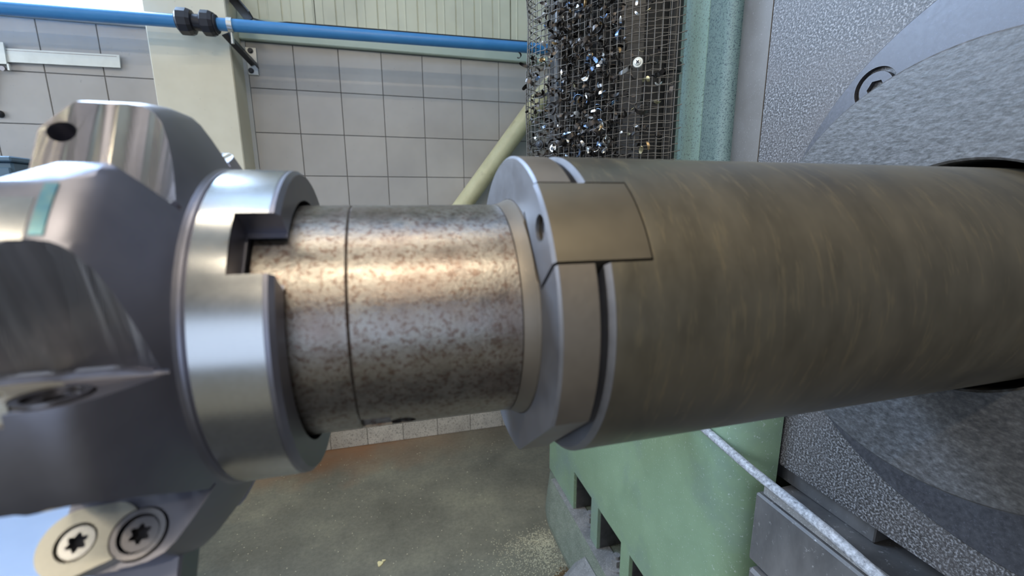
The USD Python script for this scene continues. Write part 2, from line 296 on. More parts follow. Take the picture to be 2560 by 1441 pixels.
# ------------------------------------------------------------------ pipe, bracket, caliper and the like on the wall
YPI = 2.13
pa, pb = at(0, 19, 'y', YPI), at(1300, 118, 'y', YPI); dp = (pb-pa)/np.linalg.norm(pb-pa); pl = pa-dp*1.2; pr_ = pb+dp*.9
def onpipe(px):
    best = min(np.linspace(0, 2, 4001), key=lambda s: abs(px-proj(pa+dp*s)[0])); return pa+dp*best
def proj(P):
    P = np.asarray(P, float)-CAM; d = P@FWD; return np.array([CX+F*(P@RIGHT)/d, CY-F*(P@UP)/d])
bp = thing('air_pipe', 'blue plastic compressed air pipe running along the back wall', 'pipe', pl)
obj('pipe', cyl_between(pl, pr_, .0235, 40), 'blue_plastic', bp, 40)
ca, cb = onpipe(443), onpipe(546)
def along(a, b, prof, n=24):
    """revolve (t, r) pairs along the line a-b"""
    a = np.array(a); t = np.array([p[0] for p in prof]); return tube([a+(b-a)*q for q in t], [p[1] for p in prof], n)
nut = []
cp = obj('coupling', along(ca, cb, [(0, .0245), (.001, .034), (.03, .036), (.40, .036), (.41, .030), (.58, .030), (.59, .036), (.96, .036), (.99, .033), (1, .0245)]), 'dark_plastic', bp, 30, label='dark grey screw coupling with ribbed nuts')
for t0, t1, r0 in ((.03, .40, .049), (.60, .93, .047)):
    obj('coupling_nut', along(ca, cb, [(t0, .037), (t0+.01, r0-.006), (t0+.05, r0), (t1-.10, r0), (t1-.01, r0-.006), (t1, .037)], 12), 'dark_plastic', cp)
# bracket carrying the pipe at the pilaster
br = thing('pipe_bracket', 'dark steel angle bracket with a bright wall plate carrying the blue pipe', 'bracket', (-.62, YW, 1.97))
q = [at(*p, 'y', YW-.008) for p in ((615, 120), (641, 120), (645, 188), (621, 188))]
xs, zs = [p[0] for p in q], [p[2] for p in q]
obj('wall_plate', bbox(min(xs), max(xs), YW-.014, YW-.0065, min(zs), max(zs), .002), 'zinc', br)
for px, py in ((626, 127), (628, 177)):
    c = at(px, py, 'y', YW-.014)
    obj('bolt', join(cyl_between(c, c+[0, -.008, 0], .009, 6), cyl_between(c, c+[0, -.0025, 0], .012, 20)), 'dark_steel', br)
def angle_bar(a, b, w, t, side):
    a, b = np.array(a), np.array(b); d = (b-a)/np.linalg.norm(b-a); s = np.array(side, float); s -= d*(s@d); s /= np.linalg.norm(s); u = np.cross(d, s)
    def slab(s0, s1, u0, u1): return m3.Manifold.hull_points(np.array([e+s*x+u*y for e in (a, b) for x in (s0, s1) for y in (u0, u1)]))
    return join(slab(-w/2, w/2, 0, t), slab(w/2-t, w/2, 0, w))
ck = onpipe(575)
low_a = at(563, 84, 'y', 2.17); low_b = at(634, 160, 'y', YW-.02)
obj('strut', angle_bar(low_a, low_b, .030, .005, (1, 0, .4)), 'dark_steel', br, label='lower dark angle strut')
up_b = at(626, 52, 'y', 2.20); up_a = up_b+(at(583, 0, 'y', 2.30)-up_b)*1.9
obj('strut', angle_bar(up_a, up_b, .034, .005, (1, 0, .4)), 'dark_steel', br, label='upper dark angle strut')
cl = onpipe(577)
obj('pipe_clip', along(cl-dp*.010, cl+dp*.010, [(0, .0238), (.02, .0285), (.98, .0285), (1, .0238)], 28), 'zinc', br, 30)
obj('clip_bolt', cyl_between(cl+[0, .0, -.07], cl+[0, 0, -.026], .006, 10), 'zinc', br)
cpts = [at(632, 46, 'y', 2.2), at(650, 52, 'y', 2.18), at(680, 58, 'y', 2.15)] + [onpipe(p)+[0, 0, .027] for p in (720, 800, 950, 1150, 1340)]
obj('signal_cable', tube(cpts, .0032, 8), 'black_rubber', None, True, label='thin dark cable lying along the top of the blue pipe', cat='cable')

YC = YL-.02
c = thing('vernier_caliper', 'steel vernier caliper hung level on the left tiled wall', 'caliper', at(150, 150, 'y', YC))
b0, b1, b2, b3 = [at(*p, 'y', YC) for p in ((10, 121), (299, 138), (302, 170), (14, 155))]
beamz = ((b0[2]+b3[2])/2, (b1[2]+b2[2])/2)
def slab_y(pts, y0, y1): return m3.Manifold.hull_points(np.array([(p[0], y, p[2]) for p in pts for y in (y0, y1)]))
bl = b0-(b1-b0)*.35; b3l = b3-(b2-b3)*.35
obj('beam', slab_y([bl, b1, b2, b3l], YC-.003, YC+.003), 'caliper_steel', c)
for dz0, nm in ((0, 'scale_edge'),):
    obj(nm, slab_y([b0+[0, 0, -.006], b1+[-.01, 0, -.006], b1+[-.01, 0, -.008], b0+[0, 0, -.008]], YC-.0036, YC-.0028), 'screw_steel', c)
s0, s1 = at(-60, 100, 'y', YC), at(13, 108, 'y', YC); s2, s3 = at(22, 162, 'y', YC), at(-60, 158, 'y', YC)
obj('slider', slab_y([s0, s1, s2, s3], YC-.010, YC-.0032), 'caliper_steel', c)
j = [at(*p, 'y', YC) for p in ((-58, 158), (-20, 160), (-28, 260), (-44, 268))]
obj('jaw', slab_y(j, YC-.008, YC+.004), 'caliper_steel', c)
tw = at(8, 172, 'y', YC-.004)
obj('thumb_roller', cyl_between(tw+[0, -.006, 0], tw+[0, .004, 0], .009, 24), 'screw_steel', c, 30)
lk = at(20, 168, 'y', YC-.005); obj('roller_fork', box(lk[0], lk[0]+.006, YC-.009, YC-.001, lk[2]-.012, lk[2]+.012), 'caliper_steel', c)
for px, py in ((60, 148), (250, 158)):
    h = at(px, py, 'y', YC)
    obj('hook', cyl_between((h[0], YC+.002, h[2]), (h[0], YL-.004, h[2]), .004, 8), 'dark_steel', c)
kn = at(2, 286, 'y', YL-.006); obj('wall_knob', along(kn, kn+[0, -.02, 0], [(0, .012), (.1, .014), (.7, .013), (1, .006)], 20), 'black_rubber', None, 30, label='small dark knob fixed on the left tiled wall', cat='knob')

dp0, dp1 = at(690, 1152, 'z', 0.), at(1340, 262, 'y', 2.30); dp0[1] = 2.315; dp1[1] = 2.30
dv = dp1-dp0; dtop = dp0+dv*1.25
pp = thing('slanted_pipe', 'cream painted steel pipe slanting up across the tiled back wall', 'pipe', dp0)
obj('pipe', cyl_between(dp0+dv*.012, dtop, .047, 48), 'cream_pipe', pp, 40)
obj('foot_plate', bbox(dp0[0]-.06, dp0[0]+.10, dp0[1]-.055, dp0[1]+.055, 0, .012), 'cream_pipe', pp)

# ------------------------------------------------------------------ furniture left: pale sheet stand, dark cabinet
bn = thing('sheet_stand', 'pale blue sheet metal tray table below the milling cutter', 'table', (-1.2, 1.0, 0))
obj('table_top', bbox(-2.0, -.66, .50, 1.42, .485, .50, .003), 'pale_blue_sheet', bn)
for ya in (1.421, .489): obj('rim', bbox(-2.0, -.66, ya, ya+.010, .46, .50), 'pale_blue_sheet', bn)
for x in (-1.95, -1.15):
    for y in (.55, 1.37): obj('leg', bbox(x-.02, x+.02, y-.02, y+.02, 0, .485), 'dark_steel', bn)
kz = at(0, 398, 'y', 1.95)[2]; kx = at(43, 412, 'y', 1.95)[0]
kb = thing('steel_cabinet', 'dark teal steel cabinet against the left tiled wall, mostly hidden by the cutter', 'cabinet', (kx-.35, 2.1, 0))
obj('body', bbox(kx-.75, kx, 1.93, YL-.01, .06, kz-.01, .006), 'teal_paint', kb)
obj('top', bbox(kx-.76, kx+.008, 1.915, YL-.008, kz-.01, kz+.008, .004), 'teal_paint', kb)
obj('plinth', box(kx-.73, kx-.02, 1.95, YL-.02, 0, .06), 'dark_steel', kb)
for s in (0, 1): 
    xa = kx-.74+.372*s; obj('door', bbox(xa, xa+.365, 1.918, 1.93, .09, kz-.03, .003), 'teal_paint', kb)

# ------------------------------------------------------------------ machine column, base, saddle
XB, XF = .62, .57
ba = thing('machine_pedestal', 'light green painted machine base with square pockets and foundation bolts', 'machine base', (1.0, 1.1, 0))
YF, YN = 1.678, .58
def rounded(x0, x1, y0, y1, r, n=8):
    P = []
    for cx, cy, a0 in ((x1-r, y1-r, 0), (x0+r, y1-r, 90), (x0+r, y0+r, 180), (x1-r, y0+r, 270)):
        P += [(cx+r*math.cos(R_(a0+90*k/n)), cy+r*math.sin(R_(a0+90*k/n))) for k in range(n+1)]
    return P
ZB = 1.03
body = box(XB, 1.6, .865, YF, .16, ZB)+prism_z(rounded(XB, .80, .592, 1.2, .085, 14), .16, ZB)-box(.695, 2., .3, .865, .1, 2)
slots = [(1.396, 1.238), (1.186, 1.026), (.975, .815), (.765, .665)]
for a, b in slots: body -= box(XB-.02, XB+(.40 if b > .87 else .06), b, a, .155, .325)
obj('body', body, 'green_paint', ba, 30)
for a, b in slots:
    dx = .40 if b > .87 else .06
    obj('pocket_lining', box(XB+.012, XB+dx, b, a, .1625, .325)-box(XB, XB+dx-.003, b+.003, a-.003, .1, .322), 'post_paint', ba)  # dark sheets inside the pockets stand in for their shade
XT = .600
foot = [(.558, .595), (.558, 1.50), (.562, 1.54), (.575, 1.60), (.60, 1.66), (.63, YF+.005), (1.6, YF+.005), (1.6, .87), (1.6, .595)]
topp = [(XT, .595), (XT, 1.60), (XT+.012, 1.65), (XT+.03, YF+.003), (1.6, YF+.003), (1.6, .595)]
fl = m3.Manifold.hull_points(np.array([(x, y, 0) for x, y in foot]+[(x+.0, y, .02) for x, y in foot]+[(x, y, .155) for x, y in topp]))-box(.695, 2, .3, .87, -.1, .2)
fl += m3.Manifold.hull_points(np.array([(x, y, z) for x, z in ((.5925, .128), (.5965, .14), (.610, .14), (.610, .128)) for y in (.595, 1.60)]))
obj('flange', fl, 'dusty_green', ba)
obj('ledge_dust', box(XT+.002, XB+.05, .62, 1.60, .155, .1585), 'dusty_grey', ba, label='grey dust lying on the flange ledge')
for a, b in slots:
    cb_ = np.array([XB+.035, (a+b)/2-.0, .1585])
    bo = obj('foundation_bolt', join(cyl_between(cb_+[0, 0, .006], cb_+[0, 0, .028], .020, 6), cyl_between(cb_+[0, 0, .028], cb_+[0, 0, .040], .011, 16)), 'dusty_grey', ba)
    obj('bolt_washer', along(cb_, cb_+[0, 0, .006], [(0, .03), (.02, .036), (.9, .036), (1, .034)], 28), 'dusty_grey', bo)
# grey apron plate at the foot of the base
ap = [at(1395, 1441, 'z', .0), at(1450, 1368, 'z', 0.), at(1418, 1408, 'z', 0.)]
obj('apron_plate', m3.Manifold.hull_points(np.array([(.49, 1.22, 0), (.52, 1.255, 0), (.558, 1.275, 0), (.565, .62, 0), (.40, .62, 0), (.585, 1.205, .118), (.593, .62, .14), (.565, 1.245, .06)])), 'dusty_grey', None, label='dust covered grey wedge plate at the foot of the green base', cat='plate')
# bracket shelf carrying the guard
sh = thing('guard_shelf', 'dark steel shelf on the green base carrying the wire mesh guard', 'shelf', (.5, 1.1, ZB))
obj('shelf_plate', bbox(.32, .78, .87, 1.32, ZB, ZB+.012, .002), 'dark_steel', sh)
for y in (.92, 1.24): obj('gusset', m3.Manifold.hull_points(np.array([(x, yy, z) for yy in (y, y+.008) for x, z in ((.6185, ZB-.0005), (.40, ZB-.0005), (.6185, ZB-.15))])), 'dark_steel', sh)
# column
XC = .76
yA, yS = at(1700, 0, 'x', XC)[1], at(1776, 0, 'x', XC)[1]; yD = at(1846, 0, 'x', XC)[1]
co = thing('machine_column', 'mint green machine column with blue light painted in behind the wire mesh guard', 'machine column', (1.1, (yA+yD)/2, ZB))
obj('face_plate', prism_z([(XC+.021, yS+.001), (XC, yS+.001), (XC, yA), (1.55, yA), (1.55, yS+.001)], ZB, 3.3), 'blue_lit_mint', co)
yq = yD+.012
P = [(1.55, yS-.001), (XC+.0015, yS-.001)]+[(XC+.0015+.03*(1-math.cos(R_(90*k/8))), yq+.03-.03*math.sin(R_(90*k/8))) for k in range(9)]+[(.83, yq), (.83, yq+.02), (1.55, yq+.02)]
obj('edge_plate', prism_z(P[::-1], ZB, 3.3), 'shaded_turquoise', co, 25)
obj('guide_way', box(1.0, 1.4, .90, .98, ZB, 3.3), 'dark_steel', co)

# saddle below the headstock
sa = thing('machine_saddle', 'dark stained cast iron saddle blocks below the grey headstock', 'machine saddle', (1.0, .2, 0))
obj('upper_block', bbox(.64, 1.6, -.9, .586, .668, .817, .004), 'saddle_iron', sa)
obj('lower_block', bbox(.628, 1.6, -.9, .573, .02, .664, .006), 'saddle_iron', sa)
obj('back_plate', bbox(.72, 1.6, .428, .66, .818, .857, .002), 'saddle_iron', sa)
obj('back_plate', bbox(.86, 1.6, -.9, .428, .817, .858, .002), 'dark_steel', sa)
obj('cover_strip', bbox(.646, .656, .2, .575, .818, .838, .002), 'dusty_grey', sa)
hp = [at(*p, 'x', .609) for p in ((1700, 1028), (1760, 1072), (1880, 1176), (2000, 1272), (2080, 1338), (2200, 1445), (2330, 1570))]
obj('grease_hose', tube(hp, .0085, 14), 'dirty_hose', None, 60, label='dust speckled grey hose running below the headstock edge', cat='hose')

# headstock
XH, YH, ZH = .70, .724, .86
hd = thing('headstock', 'speckled grey headstock casting behind the big spindle', 'machine headstock', (1.1, .25, ZH))
yE = at(1866, 0, 'x', XH)[1]; ex = .745; ey = yE*ex/XH
P = [(1.5, -.4), (XH, -.4), (XH, YH-.0008), (XH+.003, YH), (ex+.02, YH), (ex+.02, ey-.004), (1.5, ey-.004)]
Q = [(ex+.0195, YH+.0012), (XH+.003, YH+.0012), (XH, YH+.002)]
for k in range(1, 13):
    a = R_(90*k/12*.86); Q.append((XH+(ex-XH)*(1-math.cos(a))/(1-math.cos(R_(77.4))), YH+.004+(ey-YH-.004)*math.sin(a)/math.sin(R_(77.4))))
Q.append((ex+.0195, ey))
obj('edge_strip', prism_z(Q[::-1], ZH, 2.75), 'headstock_edge', hd, 20, label='smooth brownish rounded edge strip')
bore = m3.Manifold.cylinder(.4, .107, .107, 96).rotate((0, 90, 0)).translate((.62, AY, AZ))
obj('housing', prism_z(P[::-1], ZH, 2.75)-bore, 'headstock_paint', hd, 20)
ring = revolve([(XH-.008, .19), (XH-.008, .3685), (XH-.0065, .37), (XH+.03, .37), (XH+.03, .19)], 160)
scr_y, scr_z = at(2188, 222, 'x', XH-.008)[1:]
sl = (-(scr_y-AY), scr_z-AZ)
cut = m3.Manifold.cylinder(.02, .030, .030, 48).translate((sl[0], sl[1], XH-.010))
obj('ring_plate', axial(ring-cut), 'ring_steel', hd, 25)
def at_l(man): return axial(man)
sc = m3.Manifold.cylinder(.013, .0235, .0235, 48).translate((sl[0], sl[1], XH-.0075))-m3.Manifold.cylinder(.02, .0125, .0125, 6).translate((sl[0], sl[1], XH-.012))
obj('cap_screw', axial(sc), 'ring_steel', hd, 30)
ds = revolve([(.507, .107), (.505, .109), (.505, .2115), (.507, .2135), (XH-.0085, .2135), (XH-.0085, .107)], 160)
obj('facing_head', axial(ds), 'disc_steel', None, 25, label='round speckled steel facing head around the spindle', cat='facing head')

# ------------------------------------------------------------------ spindle
KEY = 39.2
def radial_box(th, u0, u1, hw, x0, x1): return rot_l(box(u0, u1, -hw, hw, x0, x1), th)
keyhw = .0247
slot = radial_box(KEY, .0697, .12, keyhw+.0013, .05, .1247)
sp = thing('machine_spindle', 'thick oily brown machine spindle with a key block at its nose', 'spindle', (.3, AY, AZ))
bd = revolve([(.0978, .060), (.0978, .0975), (.1005, .1000), (.95, .1000), (.95, .060)], 192)
nfx = box(-.2, .2, -.2, .2, 0, .1008)
sb = obj('spindle_body', axial(bd-slot-nfx), 'spindle_steel', sp, 25)
obj('nose_chamfer', axial((bd-slot) ^ nfx), 'lit_face_steel', sb, 25, label='chamfer of the spindle nose with its blue highlight painted in')  # chamfer cut off as its own piece to carry a painted highlight
obj('groove_core', axial(revolve([(.0915, .060), (.0915, .0880), (.0985, .0880), (.0985, .060)], 128)-slot), 'socket_dark', sp, 25)
col = revolve([(.0715, .0730), (.0715, .0985), (.0728, .0999), (.0920, .0999), (.0925, .0995), (.0925, .060), (.0765, .060), (.0765, .0730)], 192)
flat = rot_l(box(.0906, .2, -.2, .2, .05, .0926), -51)
cfx = box(-.2, .2, -.2, .2, 0, .0731)
dc = obj('drive_collar', axial(col-slot-flat-cfx), 'collar_steel', sp, 25)
obj('collar_face', axial((col-slot-flat) ^ cfx), 'lit_face_steel', dc, 25, label='end face of the collar with bluish left light painted in')
ky = radial_box(KEY, .0740, .12, keyhw, .0706, .1237) ^ revolve([(.0706, 0), (.0706, .0984), (.0724, .1002), (.13, .1002), (.13, 0)], 192)
sx = tuple(np.array([math.cos(R_(KEY)), math.sin(R_(KEY))])*.0905)
hole = m3.Manifold.cylinder(.012, .0072, .0072, 40).translate((sx[0], sx[1], .0700))
cutx = box(-.2, .2, -.2, .2, 0, .0723)
kp = obj('drive_key', axial(ky-hole-cutx), 'key_steel', sp, 25)
obj('key_face', axial((ky-hole) ^ cutx), 'lit_face_steel', kp, 25, label='end face of the key with bluish left light painted in')
ks = m3.Manifold.cylinder(.007, .0068, .0068, 40).translate((sx[0], sx[1], .0735))-m3.Manifold.cylinder(.012, .0038, .0038, 6).translate((sx[0], sx[1], .0715))
obj('key_screw', axial(ks), 'screw_steel', kp, 30)
obj('seat_ring', axial(revolve([(.0625, .0697), (.0660, .0702), (.0700, .0722), (.0712, .0727), (.0760, .0727), (.0760, .0620), (.0625, .0620)], 128)-radial_box(KEY, .0697, .12, keyhw+.0013, .0701, .1247)), 'collar_steel', sp, 40)

# ------------------------------------------------------------------ arbor
RA = .0693
ab = thing('tool_arbor', 'pitted shiny steel tool arbor between cutter and spindle', 'tool holder', (0, AY, AZ))
a1 = revolve([(-.0260, .0), (-.0260, RA-.0008), (-.0254, RA), (.0620, RA), (.0620, .0)], 160)
a1 -= radial_box(-50, RA-.004, .1, .010, -.03, -.0098)+rot_l(m3.Manifold.cylinder(.03, .0075, .0075, 32).rotate((0, 90, 0)).translate((.055, 0, -.0035)), -52)
obj('shank', axial(a1), 'arbor_steel', ab, 25)
a2 = revolve([(-.0695, .0), (-.0695, RA-.001), (-.0685, RA), (-.0270, RA), (-.0262, RA-.0008), (-.0262, 0)], 160)
obj('shank_ring', axial(a2), 'arbor_steel', ab, 25)
obj('pilot', axial(cyl_l(.0535, -.149, -.0697, 64)), 'dark_steel', ab, 25)
obj('clamp_bolt', axial(revolve([(-.160, 0), (-.160, .036), (-.158, .038), (-.1492, .038), (-.1492, 0)], 64)), 'screw_steel', ab, 25)

# ------------------------------------------------------------------ milling cutter
mc = thing('milling_cutter', 'large steel milling cutter with screwed insert teeth on the arbor', 'milling cutter', (-.10, AY, AZ))
prof = [(-.053, .0722), (-.053, .0868), (-.0552, .0889), (-.0855, .0889), (-.0861, .0881), (-.0864, .0881), (-.0870, .0889), (-.0885, .0889), (-.0900, .0897), (-.0915, .0922), (-.0935, .0965), (-.0985, .1060), (-.1030, .1135), (-.1065, .1172), (-.1120, .1196), (-.1180, .1204), (-.1370, .1204), (-.1385, .1199), (-.1455, .1130), (-.1475, .1110), (-.1480, .1100), (-.1480, .054), (-.0705, .054), (-.0705, .0722)]
cut_body = revolve(prof, 192)
cut_body -= radial_box(37.6, .071, .12, .0160, -.0712, -.04)
NT, RAKE0 = 8, 2.5
E_ = (.1204*math.cos(R_(26)), .1204*math.sin(R_(26))); P0 = (.0905, .0); P0b = (.0912, .0045)
dbk = np.array([E_[0]-P0b[0], E_[1]-P0b[1]]); dbk /= np.linalg.norm(dbk); nbk = np.array([dbk[1], -dbk[0]])   # outward normal of the polished back wall
def gullet():
    far = np.array(P0b)+dbk*.14
    cs = m3.CrossSection([np.array([(P0[0]+.0008, 0), (.19, 0), (.19, far[1]), tuple(far), tuple(P0b), (P0[0], .0016)])])
    gl = cs.extrude(.081, 26).translate((0, 0, -.172))
    def w(p):
        p = np.array(p, float); x = p[:, 2]
        s = np.interp(x, [-.148, -.139, -.130, -.127, -.124, -.121, -.109, -.106, -.103, -.100, -.097, -.094, -.091], [0, .0012, .0012, .0004, .0006, .0014, .0014, .0006, .0006, -.0001, -.0012, -.0026, -.0042])
        near = (p[:, 0]-P0b[0])*nbk[0]+(p[:, 1]-P0b[1])*nbk[1]
        on = (np.abs(near) < .002) & (p[:, 1] > .003)
        p[:, :2] -= (on*s)[:, None]*nbk[None]
        return p
    return gl.warp_batch(w)
GL = gullet()
INS_C = np.array([.1075, -.1405]); WED_C = np.array([.1080, -.1180])   # (u, x)
def disc_v(u, x, r, v0, v1, n=40): return m3.Manifold.cylinder(v1-v0, r, r, n).rotate((-90, 0, 0)).translate((u, v0, x))
def torx(u, x, r, v0, v1):
    a = np.arange(60)*2*np.pi/60; rr = r*(1+.20*np.cos(6*a)); c_ = m3.CrossSection([np.stack([rr*np.cos(a), rr*np.sin(a)], 1)])
    return c_.extrude(v1-v0).rotate((-90, 0, 0)).translate((u, v0, x))
ins = m3.Manifold.batch_hull([disc_v(INS_C[0], INS_C[1], .0135, -.0045, .0016), disc_v(.1055, -.1300, .0120, -.0045, .0016)])
ins_pocket = m3.Manifold.batch_hull([disc_v(INS_C[0], INS_C[1], .0138, -.0046, .01), disc_v(.1055, -.1300, .0123, -.0046, .01), disc_v(.125, -.139, .012, -.0046, .01)])
ins -= disc_v(WED_C[0], WED_C[1], .0106, -.02, .02)
ins -= disc_v(INS_C[0], INS_C[1], .0076, -.0042, .01)
scr1 = disc_v(INS_C[0], INS_C[1], .0064, -.0041, .0008)-torx(INS_C[0], INS_C[1], .0034, -.0038, .01)
sock1 = disc_v(INS_C[0], INS_C[1], .0046, -.0040, -.0030); sock2 = disc_v(WED_C[0], WED_C[1], .0050, -.0058, -.0046)
wed_pocket = disc_v(WED_C[0], WED_C[1], .0110, -.0082, .02)
wedge = disc_v(WED_C[0], WED_C[1], .0102, -.0080, .0012)-disc_v(WED_C[0], WED_C[1], .0080, -.0060, .01)
scr2 = disc_v(WED_C[0], WED_C[1], .0070, -.0059, -.0004)-torx(WED_C[0], WED_C[1], .0036, -.0055, .01)
hole_c = np.array(P0b)+dbk*.036
cool = m3.Manifold.cylinder(.03, .0052, .0052, 32).translate((0, 0, -.015))
ang = math.degrees(math.atan2(nbk[1], nbk[0]))
cool = cool.rotate((0, 90, 0)).rotate((0, 0, ang)).translate((hole_c[0], hole_c[1], -.1400))
for k in range(NT):
    a = RAKE0+45*k
    cut_body -= tooth(GL, a)
    cut_body -= tooth(cool if k == 1 else ins_pocket+wed_pocket+cool, a)
# relieved crest of the land behind the near tooth
def pol(t, r, x): return np.array([r*math.cos(R_(t)), r*math.sin(R_(t)), x])
def relief(t0, t1, A, B, Cq):
    sec = m3.CrossSection([np.array([pol(t, r, 0)[:2] for t, r in ((t0, .09), (t0, .15), (t1, .15), (t1, .09))])], m3.FillRule.NonZero).extrude(.10).translate((0, 0, -.18))
    nv = np.cross(B-A, Cq-A); nv /= np.linalg.norm(nv); nv *= np.sign(nv[:2]@A[:2])
    return sec.trim_by_plane(tuple(nv), float(nv@A))
cut_body -= relief(36.0, 47.7, pol(47.4, .1160, -.10), pol(47.4, .1160, -.15), pol(40.5, .1204, -.12))
cut_body -= relief(30.0, 47.7, pol(47.4, .1160, -.121), pol(47.4, .1065, -.148), pol(38, .1204, -.139))
obj('cutter_body', axial(cut_body), 'cutter_steel', mc, 28)
bandp = cyl_l(.08915, -.0853, -.0572, 192)-cyl_l(.0880, -.09, -.05, 192)-radial_box(37.6, .071, .12, .0160, -.0712, -.04)
obj('ground_band', axial(bandp), 'bright_steel', mc, 30, label='bright ground band around the cutter collar')
# polished skins on the gullet walls
for k in range(NT):
    a = RAKE0+45*k
    skin = (tooth(GL.translate((-nbk[0]*.0003, -nbk[1]*.0003, 0)), a)-tooth(GL, a)) ^ (cyl_l(.1202, -.1495, -.0915, 192)) - tooth(cool, a)
    skin = skin ^ tooth(box(.08, .16, .0035, .09, -.1495, -.090), a)
    cone = revolve([(-.1475, 0), (-.1475, .1098), (-.1470, .1108), (-.1452, .1126), (-.1383, .1195), (-.1370, .1200), (-.1180, .1200), (-.1120, .1192), (-.1065, .1168), (-.1030, .1131), (-.0985, .1056), (-.0935, .0961), (-.0920, .09), (-.0920, 0)], 192)
    skin = skin ^ cone
    if skin.num_tri() and k in (1, 2, 3, 7, 0): obj('gullet_wall', axial(skin), 'polished_steel' if k != 0 else 'lit_gullet_steel', mc, 6, label='polished chip gullet wall')
    if k == 1: continue
    it = obj('insert', axial(tooth(ins, a)), 'insert_carbide' if k not in (2, 3) else 'cutter_steel', mc, 30, label='pale cutting insert')  # inserts and wedges of two far teeth darkened to paint in shade
    obj('insert_screw', axial(tooth(scr1-sock1, a)), 'bright_steel' if k not in (2, 3) else 'cutter_steel', it, 30); obj('screw_socket', axial(tooth(sock1 ^ torx(INS_C[0], INS_C[1], .0034, -.0038, -.003), a)), 'socket_dark', it)
    wd = obj('clamp_wedge', axial(tooth(wedge, a)), 'screw_steel' if k not in (2, 3) else 'cutter_steel', mc, 30)
    obj('wedge_screw', axial(tooth(scr2-sock2, a)), 'screw_steel' if k not in (2, 3) else 'cutter_steel', wd, 30); obj('screw_socket', axial(tooth(sock2 ^ torx(WED_C[0], WED_C[1], .0036, -.0055, -.0046), a)), 'socket_dark', wd)
obj('cartridge', axial(rot_l(bbox(.098, .142, -.010, .010, -.142, -.1075, .0012), -57)), 'cutter_steel', mc, 30, label='dark cartridge block at the lower edge of the cutter')
# worn golden land and heat tint on the near tooth
def land(th0, th1, x0, x1, r0, r1):
    c_ = [(r*math.cos(R_(t)), r*math.sin(R_(t))) for r, ts in ((r1, np.linspace(th0, th1, 16)), (r0, np.linspace(th1, th0, 16))) for t in ts]
    return m3.CrossSection([np.array(c_)]).extrude(x1-x0).translate((0, 0, x0))
obj('worn_land', axial(land(29.2, 37.0, -.1365, -.1185, .119, .1206)), 'bright_steel', mc, 30, label='bright worn land of the near tooth')
obj('heat_stripe', axial(land(30.0, 40.0, -.1175, -.1135, .119, .1205)), 'heat_tint', mc, 30, label='blue heat tinted stripe on the near tooth')

# ------------------------------------------------------------------ wire mesh guard with swarf
ctrl = np.array([(.612, .885), (.535, .948), (.455, 1.030), (.395, 1.115), (.362, 1.185), (.366, 1.222), (.385, 1.252), (.415, 1.272)])
from scipy.interpolate import CubicSpline
sg = np.r_[0, np.cumsum(np.linalg.norm(np.diff(ctrl, axis=0), axis=1))]
spl = CubicSpline(sg, ctrl); LM = sg[-1]; LF = sg[4]
def sheet(s, z):
    s = np.clip(s, 0, LM); p = spl(s); nz = (meshkit.noise(np.array([s*9, z*6, 3.1]))-.5)*.016; t = spl(s, 1); t /= np.linalg.norm(t)
    return np.array([p[0]-t[1]*nz, p[1]+t[0]*nz, z])
def sheet_n(s):
    t = spl(np.clip(s, 0, LM), 1); t /= np.linalg.norm(t); n_ = np.array([t[1], -t[0], 0]); 
    return n_ if n_@np.array([ -1, -1, 0]) > 0 or s > LF else -n_
PITCH = .0165
zb, zt = ZB+.012, 2.25
wires = []
for i in range(int(LM/PITCH)+1):
    s = min(i*PITCH, LM); wires.append(tube([sheet(s, z) for z in np.linspace(zb, zt, 40)], .00115, 5))
for k in range(int((zt-zb)/PITCH)):
    z = zb+.006+k*PITCH; jit = rng.normal(0, .0012, 40); wires.append(tube([sheet(s-(.012 if q == 0 else 0)*0, z+.10*(s-LF*.5)*-.10+jit[q])+np.r_[(.0, 0, 0)] for q, s in enumerate(np.linspace(0, LM, 40))], .00115, 5))
    e = sheet(0, z+.0025); wires.append(tube([e, e+np.array([.010, -.008, .0012])*rng.uniform(.4, 1.1), e+np.array([.014, -.011, .003])*rng.uniform(.5, 1.1)], .00115, 5))
mg = thing('wire_mesh_guard', 'square wire mesh guard curled around a dark post and clogged with swarf', 'wire mesh', (.5, 1.08, ZB+.012))
obj('wire_mesh', join(*wires), 'wire_steel', mg, True, kind='stuff')
wires = []
ctrl2 = np.array([(.66, .965), (.575, 1.005), (.49, 1.075), (.43, 1.16), (.41, 1.20)]); sg2 = np.r_[0, np.cumsum(np.linalg.norm(np.diff(ctrl2, axis=0), axis=1))]; spl2 = CubicSpline(sg2, ctrl2)
for i in range(int(sg2[-1]/PITCH)+1): wires.append(tube([np.r_[spl2(min(i*PITCH, sg2[-1])), z] for z in np.linspace(zb, zt, 8)], .00115, 5))
for k in range(int((zt-zb)/PITCH)): wires.append(tube([np.r_[spl2(s), zb+.011+k*PITCH] for s in np.linspace(0, sg2[-1], 12)], .00115, 5))
obj('inner_mesh', join(*wires), 'wire_steel', mg, True, kind='stuff')

